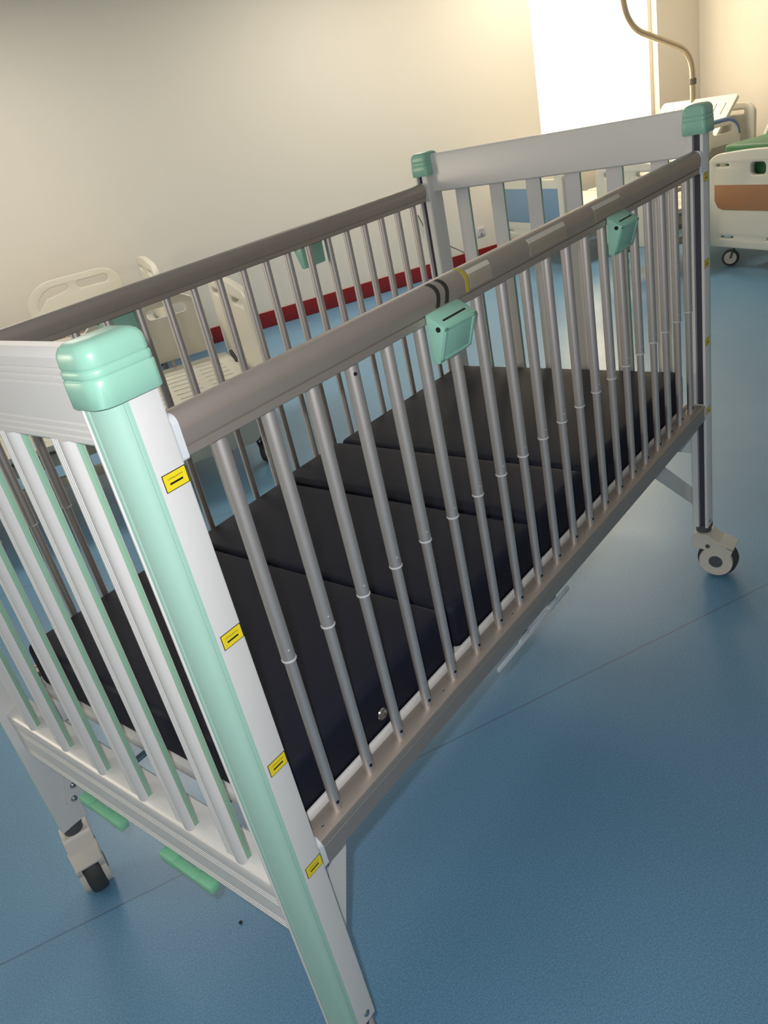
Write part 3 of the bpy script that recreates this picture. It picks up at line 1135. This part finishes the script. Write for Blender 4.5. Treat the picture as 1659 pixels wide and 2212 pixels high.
A_ = M['abs']
abed = ward_bed(-1.27, 3.14, 2.14, 0.94, 'ivory plastic ward bed with empty slotted deck, left behind the crib bars', foot_at_end=True, head=True,
         deck_z=0.44, board_z=0.40, board_top=0.92, bumper=False, group=None,
         rails=((1.30, 0.915, 0.50, 0.74, 0.36, A_, None, 0), (0.35, 0.915, 0.50, 0.80, 0.36, A_, None, 0), (1.34, -0.01, 0.16, 0.66, 0.27, A_, None, 0)))
ward_bed(-1.42, 5.28, 2.14, 0.94, 'ivory plastic ward bed against the wall, only rail and board tops showing over the crib', foot_at_end=True, head=True,
         deck_z=0.44, board_z=0.40, board_top=0.93,
         rails=((1.19, 0.915, 0.52, 0.76, 0.385, A_, None, 0), (1.19, 0.02, 0.16, 0.66, 0.27, A_, None, 0)))
cbed = ward_bed(4.20, 5.14, 2.14, 1.06, 'ward bed with blue footboard panel beside the wall, seen through the crib end', insert=M['blue_panel'],
         deck_z=0.45, board_z=0.245, board_top=0.865, bumper=True, back=0.85, back_x=1.50, deck_mat=M['abs_white'],
         rails=((1.25, 1.03, 0.50, 0.72, 0.42, A_, None, 0), (1.28, 0.03, 0.46, 0.70, 0.42, M['abs_white'], M['blue_rim'], 0)))
ward_bed(4.22, 3.97, 2.10, 0.72, 'narrow white ward bed between the blue and orange panelled beds', insert=None,
         deck_z=0.47, board_z=0.26, board_top=0.86, back=0.0, deck_mat=M['abs_white'])
dbed = ward_bed(4.60, 2.93, 2.12, 0.96, 'ward bed with orange footboard panel at the right edge', insert=M['orange_panel'],
         deck_z=0.62, panel_v=(0.428, 0.258), notch=True, board_z=0.19, board_top=0.835, back=0.0,
         rails=((0.50, 0.95, 0.55, 0.76, 0.44, M['abs_white'], None, 0),))
bm = bmesh.new()
sweep(bm, [(2.085, 0.64, 0.505), (2.10, 0.44, 0.385)], 0.011, 10)
st_ = mkobj('gas_strut', bm, M['black'], abed)
st_['label'] = 'black strut'
# green mattress on the orange-panelled bed
c_, s_ = math.cos(RZ), math.sin(RZ)
gmx = empty('mattress', (c_ * 4.66 - s_ * 2.98, s_ * 4.66 + c_ * 2.98, 0.637), RZ)
tag(gmx, 'green vinyl mattress on the bed with the orange footboard', 'mattress')
bm = bmesh.new()
box(bm, 0, 2.0, 0, 0.85, 0, 0.235, 0.03, 0, 3)
mkobj('mattress_cover', bm, M['green_matt'], gmx, 50)

def room(s, t, z):
    return Vector((c_ * s - s_ * t, s_ * s + c_ * t, z))
# lifting pole clamped to the head of the blue-panelled bed
bm = bmesh.new()
pp_ = [(2.00, 0.61, 0.36), (2.00, 0.61, 1.48), (1.27, 0.61, 1.785), (1.17, 0.61, 2.30)]
sweep(bm, fillet(pp_, 0.19, 10), 0.027, 16)
lp = mkobj('lifting_pole', bm, M['pole'], cbed, 60)
lp['label'] = 'bent steel lifting pole rising from the head of the bed'
bm = bmesh.new()
lathe(bm, [(0.027, 0), (0.034, 0.004), (0.034, 0.05), (0.027, 0.056)], (2.00, 0.61, 1.20), (0, 0, 1), 16)
mkobj('pole_collar', bm, M['frame_dark'], lp)

# power socket, cord, crumb
bm = bmesh.new()
box(bm, 4.045, 4.131, T_WALL - .009, T_WALL, 0.262, 0.348, 0.003)
so = empty('wall_socket', (0, 0, 0), RZ)
tag(so, 'white power socket low on the wall between the crib slats', 'socket')
mkobj('socket_plate', bm, M['outlet'], so)
bm = bmesh.new()
for u, z in ((4.075, .318), (4.101, .318), (4.088, .290), (4.078, .277), (4.098, .277)):
    box(bm, u - .004, u + .004, T_WALL - .0105, T_WALL - .008, z - .009, z + .009)
mkobj('socket_holes', bm, M['cord'], so)
bm = bmesh.new()
cp = [room(3.42, T_WALL - .012, 0.62), room(3.50, T_WALL - .02, 0.40), room(3.66, T_WALL - .03, 0.285), room(3.86, T_WALL - .05, 0.150), room(3.98, T_WALL - .12, 0.012), room(4.3, T_WALL - .16, 0.008)]
sweep(bm, fillet(cp, 0.12, 6), 0.006, 8)
tag(mkobj('power_cord', bm, M['cord']), 'thin grey cord hanging down the wall near the power socket', 'cord')
bm = bmesh.new()
lathe(bm, [(0, 0), (0.004, 0.001), (0.0045, 0.003), (0.002, 0.0048), (0, 0.005)], (0.121, 0.495, 0), (0, 0, 1), 9)
tag(mkobj('crumb', bm, M['crumb']), 'tiny dark crumb on the blue floor under the crib end', 'crumb')

# ------------------------------------------------------------------ light
w = bpy.data.worlds.new('world')
SC.world = w
w.use_nodes = True
bg = w.node_tree.nodes['Background']
bg.inputs['Color'].default_value = (1.0, 0.86, 0.62, 1)
bg.inputs['Strength'].default_value = 4.2

def area(name, loc, target, sx, sy, power, col):
    l = bpy.data.lights.new(name, 'AREA')
    l.shape = 'RECTANGLE'
    l.size, l.size_y = sx, sy
    l.energy = power
    l.color = col
    o = bpy.data.objects.new(name, l)
    COL.objects.link(o)
    o.location = loc
    d = (Vector(target) - Vector(loc)).normalized()
    o.rotation_euler = d.to_track_quat('-Z', 'Y').to_euler()
    return o
# daylight arriving through the window
area('daylight_and_fill', room((WS0 + WS1) / 2, T_WALL + .16, (WZ0 + WZ1) / 2), room((WS0 + WS1) / 2, 0, (WZ0 + WZ1) / 2 - 1.0), WS1 - WS0 - .1, WZ1 - WZ0 - .1, 20, (1.0, 0.76, 0.44))
# added fill lights at ceiling height, unseen, brightening wall, floor and far beds
area('ceiling_fill', room(4.75, 5.45, H - .02), room(4.75, 5.45, 0), 1.2, 0.6, 40, (1.0, 0.86, 0.66))
area('ceiling_fill', room(2.7, 5.0, H - .02), room(2.7, 5.0, 0), 1.2, 0.6, 38, (1.0, 0.90, 0.75))
area('ceiling_fill', room(-0.4, 4.7, H - .02), room(-0.4, 4.7, 0), 1.2, 0.6, 46, (1.0, 0.91, 0.80))
# added fill light at the back wall, no window there, brightening the far panel
area('daylight_and_fill', room(S_BACK + .03, 2.5, 1.7), room(2.0, 2.3, 1.3), 1.4, 1.2, 60, (1.0, 0.86, 0.66))
# the camera's own flash
fl = bpy.data.lights.new('camera_flash', 'POINT')
fl.energy = 39
fl.color = (0.97, 0.98, 1.0)
fl.shadow_soft_size = 0.012
fo = bpy.data.objects.new('camera_flash', fl)
fo.location = CAM - RIGHT * 0.045 - DOWN * 0.03 + FWD * 0.01
COL.objects.link(fo)

# ------------------------------------------------------------------ render settings
SC.view_settings.view_transform = 'Standard'
SC.view_settings.look = 'None'
SC.view_settings.gamma = 1.0
SC.view_settings.exposure = 0.0
SC.view_settings.use_curve_mapping = False
SC.cycles.use_denoising = True
SC.cycles.max_bounces = 6
SC.cycles.diffuse_bounces = 4
SC.cycles.glossy_bounces = 3
SC.cycles.use_adaptive_sampling = True
SC.cycles.adaptive_threshold = 0.08
SC.cycles.sample_clamp_indirect = 6.0
